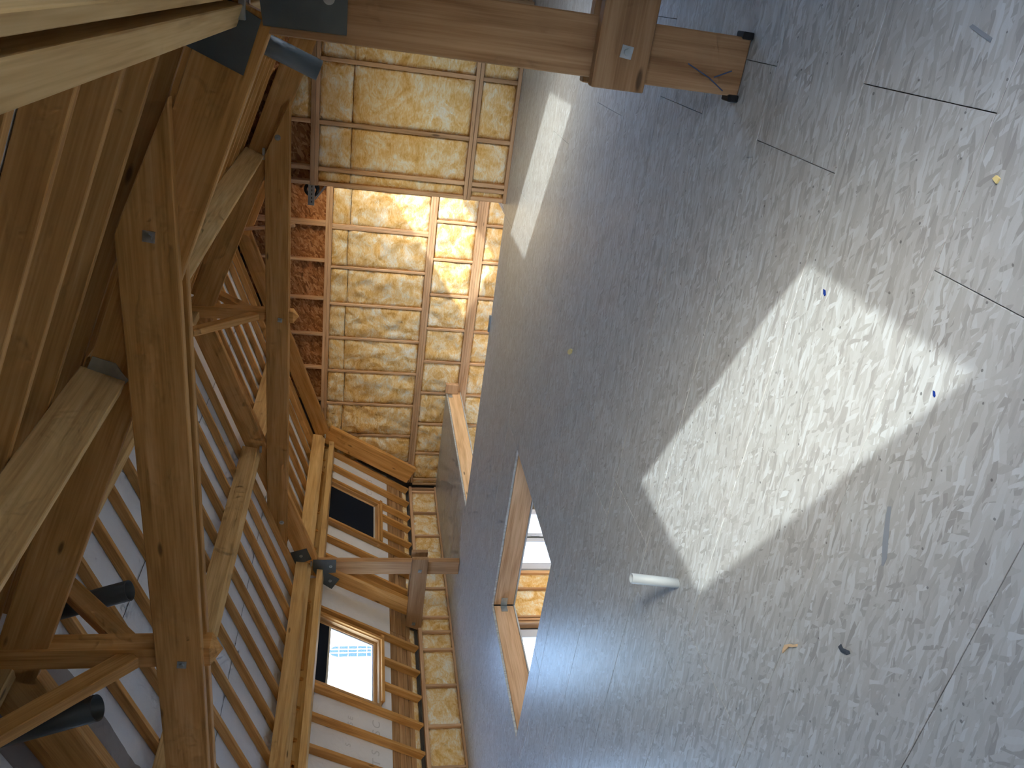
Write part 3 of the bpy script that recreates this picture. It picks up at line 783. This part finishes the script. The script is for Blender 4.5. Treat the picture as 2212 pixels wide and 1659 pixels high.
# pencil marks and dark shims at the foot of the near post
for a, b in (((-.155, .265), (-.20, .155)), ((-.20, .155), (-.245, .08)), ((-.195, .135), (-.16, .06))):
    bar('pencil_mark', (a[0], T1-.0462, a[1]), (b[0], T1-.0462, b[1]), .001, .005, 'pencil', t1, up=(1,0,0), bev=0)
for xa, xb in ((-.285, -.255), (-.03, .0)): block('shim', xa, xb, T1-.055, T1+.02, .0015, .05, 'black', t1)

# ------------------------------------------------------------------ purlins
def mirror(sec, c=XC): return [(2*c-x, z) for x, z in sec][::-1]
KINK = [(-7.255, 2.268), (-7.275, 2.115), (-7.352, 2.055), (-7.335, 2.24)]
KINK2 = [(-7.385, 1.985), (-7.400, 1.905), (-7.575, 1.890), (-7.595, 2.10), (-7.560, 2.12), (-7.545, 1.985)]
MID = [(-5.415, 2.930), (-5.445, 2.745), (-5.525, 2.705), (-5.50, 2.90)]
MIDR = [(-1.755, 2.825), (-1.825, 2.64), (-1.90, 2.67), (-1.83, 2.855)]
KINKR = [(-.235, 2.275), (-.252, 2.115), (-.168, 2.085), (-.150, 2.245)]
KINKR2 = [(-.126, 2.22), (-.140, 2.075), (-.104, 2.06), (-.09, 2.205)]
RIDGE = [(-3.725, 3.36), (-3.64, 3.36), (-3.64, 3.505), (-3.725, 3.535)]
bays = [(Y0, T1-.047, 'nearest bay'), (T1+.047, T2-.047, 'middle bay'), (T2+.047, T3-.047, 'bay by the gable')]
def hanger(par, sec, y, s):
    cz = min(q[1] for q in sec)
    xs_ = [q[0] for q in sec]
    if sec is MIDR and y < T1: return
    block('joist_hanger', min(xs_)+.03, max(xs_)+.004, min(y, y+s*.03), max(y, y+s*.03), cz-.007, cz+.018, 'galv', par, bev=.001)
def purlin(sec, what, cat, second=None, hang=True, nb_=3):
    for i, (ya, yb, bay) in enumerate(bays[:nb_]):
        p = empty('purlin', (sec[0][0], (ya+yb)/2, sec[0][1]), label='%s in the %s' % (what, bay), cat=cat, group='roof purlins')
        sect_bar('beam', sec, ya, yb, 'purlin', p)
        if second: sect_bar('packing_beam', second, ya, yb, 'purlin', p)
        if hang:
            if i > 0: hanger(p, sec, ya, 1)
            hanger(p, sec, yb, -1)
purlin(KINK, 'doubled purlin above the skylights', 'purlin', KINK2)
purlin(MID, 'purlin halfway up the skylight side', 'purlin')
purlin(KINKR, 'doubled purlin above the near right post', 'purlin', KINKR2, True, 2)
purlin(MIDR, 'purlin halfway up the darker sunny side', 'purlin')
purlin(RIDGE, 'ridge beam', 'ridge beam', None, False)
# flat nail plate where the right middle purlin meets the nearest truss
np_ = empty('nail_plate', (-1.75, T1-.05, 2.62), label='perforated galvanised nail plate on the nearest truss leg', cat='nail plate')
prism('plate', [(-1.705, 2.77), (-1.735, 2.675), (-1.785, 2.65), (-1.82, 2.625), (-1.86, 2.665), (-1.825, 2.715), (-1.77, 2.80)], T1-.053, T1-.048, 'xz', 'galv', np_, bev=0)
bar('batten_offcut', (-3.50, 11.3, 3.36), (-3.37, 11.3, 2.56), .045, .05, 'stud', None, label='pale batten offcut fixed askew under the far ridge beam', cat='batten')

# ------------------------------------------------------------------ pipes
ML = Vector((SA, 0, -CA)); MR = Vector((-SA, 0, -CA))
def roof_pipe(end, axis, length, r, mat, label):
    e = Vector(end); tube('vent_pipe', e-axis*length, e, r, .005, mat, None, label=label, cat='pipe', group='plastic pipes hanging through the roof')
roof_pipe((-3.66, 4.03, 2.93), ML, .62, .066, 'pvc_dark', 'dark vent pipe hanging by the king post brace, open end down')
roof_pipe((-3.74, 3.20, 2.885), ML, .66, .071, 'pvc_dark', 'dark vent pipe half hidden behind the nearest diagonal brace')
roof_pipe((-.545, 5.0, 1.892), MR, .62, .060, 'pvc_grey', 'grey pipe sticking down beside the steel plates')
tube('floor_pipe', (-2.449, 2.723, -.05), (-2.42, 2.735, .242), .0245, .004, 'pvc_light', None, label='short pale grey conduit standing up from the floor', cat='pipe')

# ------------------------------------------------------------------ litter on the floor
def px_floor(x, y):
    cy, sy, cp, sp = math.cos(YAW), math.sin(YAW), math.cos(PITCH), math.sin(PITCH)
    d = Vector((-sy*cp, cy*cp, -sp)); r = Vector((cy, sy, 0)); u = r.cross(d)
    r2 = math.cos(ROLL)*r + math.sin(ROLL)*u; u2 = -math.sin(ROLL)*r + math.cos(ROLL)*u
    v = d*F_PX + r2*(829.5-y) + u2*(1106.0-x); t = CAM_H/-v.z
    return Vector((v.x*t, v.y*t, 0))
def flake(name, pts, th, mat, label, cat, curl=.0):
    P = [px_floor(*p) for p in pts]
    bm = bmesh.new(); n = len(P)
    lo = [bm.verts.new((p.x, p.y, .0012+curl*abs(math.sin(i*1.7)))) for i, p in enumerate(P)]; hi = [bm.verts.new((p.x, p.y, .0012+th+curl*abs(math.sin(i*1.7)))) for i, p in enumerate(P)]
    bm.faces.new(lo[::-1]); bm.faces.new(hi)
    for i in range(n): bm.faces.new((lo[i], lo[(i+1) % n], hi[(i+1) % n], hi[i]))
    bmesh.ops.recalc_face_normals(bm, faces=bm.faces)
    return mesh_obj(name, from_bm(bm, name), mat, None, label=label, cat=cat)
flake('wood_shaving', [(1694,1402),(1698,1393),(1708,1391),(1716,1393),(1724,1391),(1723,1397),(1714,1398),(1706,1397),(1699,1404),(1693,1411)], .006, 'crumb', 'curled pale wood shaving beyond the sun patch', 'shaving')
flake('rubber_scrap', [(1812,1397),(1818,1391),(1822,1400),(1836,1406),(1838,1412),(1830,1415),(1818,1408)], .002, 'scrap', 'small dark rubber scrap on the floor', 'scrap')
flake('tape_strip', [(1908,1165),(1914,1120),(1918,1094),(1926,1094),(1922,1140),(1917,1205),(1910,1222),(1905,1222)], .0008, 'flake', 'narrow grey strip of tape on the floor', 'tape')
flake('wool_tuft', [(1229,757),(1234,753),(1237,756),(1236,763),(1231,766),(1228,763)], .008, 'tuft', 'yellow wool tuft left of the sun patch', 'wool tuft')
flake('wood_flake', [(2095,58),(2103,52),(2145,82),(2140,92)], .0012, 'flake', 'large grey wood flake by the upper right corner', 'flake')
flake('wool_tuft', [(2148,386),(2156,379),(2163,386),(2156,397)], .006, 'tuft', 'small yellow tuft by the right edge of the floor', 'wool tuft')
for (x, y), lb in (((1782, 632), 'blue paint fleck at the top of the big sun patch'), ((2019, 851), 'blue paint fleck at the right tip of the big sun patch')):
    flake('paint_fleck', [(x-3,y-8),(x+2,y-5),(x+3,y+5),(x,y+8),(x-3,y+3)], .0006, 'bluepane', lb, 'fleck')

# ------------------------------------------------------------------ outdoors
gr = mesh_obj('ground', boxes_mesh([(-140, 60, -60, 140, -6.2, -6.0)], 'ground'), 'ground', kind='structure', label='pale paved ground outside')
bx = -45.0; k = 45.0/24.0
nb = empty('neighbour_house', (bx, 44, -6), label='white rendered house across the street with an arched blue window', cat='house')
block('wall', bx-6, bx, 20, 75, -6, 7, 'render', nb, bev=0)
def arched(par, yc, z0, z1, w, rows_, cols):
    wn = block('window', bx+.02, bx+.08, yc-w/2, yc+w/2, z0, z1-w/2, 'bluepane', par, bev=0)
    bm = bmesh.new(); N = 16; c0 = [bm.verts.new((bx+.08, yc+w/2*math.cos(math.pi*i/N), z1-w/2+w/2*math.sin(math.pi*i/N))) for i in range(N+1)]; bm.faces.new(c0)
    mesh_obj('arch_pane', from_bm(bm, 'arch_pane'), 'bluepane', wn)
    for i in range(1, cols): block('glazing_bar', bx+.08, bx+.12, yc-w/2+i*w/cols-.02, yc-w/2+i*w/cols+.02, z0, z1-.1, 'render', wn, 'z', bev=0)
    for j in range(1, rows_): block('glazing_bar', bx+.08, bx+.12, yc-w/2, yc+w/2, z0+j*(z1-z0)/rows_-.02, z0+j*(z1-z0)/rows_+.02, 'render', wn, 'y', bev=0)
arched(nb, 42.85, -.95, 2.45, 1.0, 5, 3)
for yy in (48.5, 55, 62): arched(nb, yy, -.95, 2.45, 1.0, 5, 3)
sh = empty('low_house', (-24, 20, -6), label='neighbouring low house with a blue slate roof', cat='house')
block('wall', -27, -21.6, 19.0, 21.6, -6, -1.2, 'render', sh, bev=0)
prism('roof', [(-27.6, -1.3), (-21, -1.3), (-24.3, .62)], 18.8, 21.8, 'xz', 'slate', sh, bev=0)
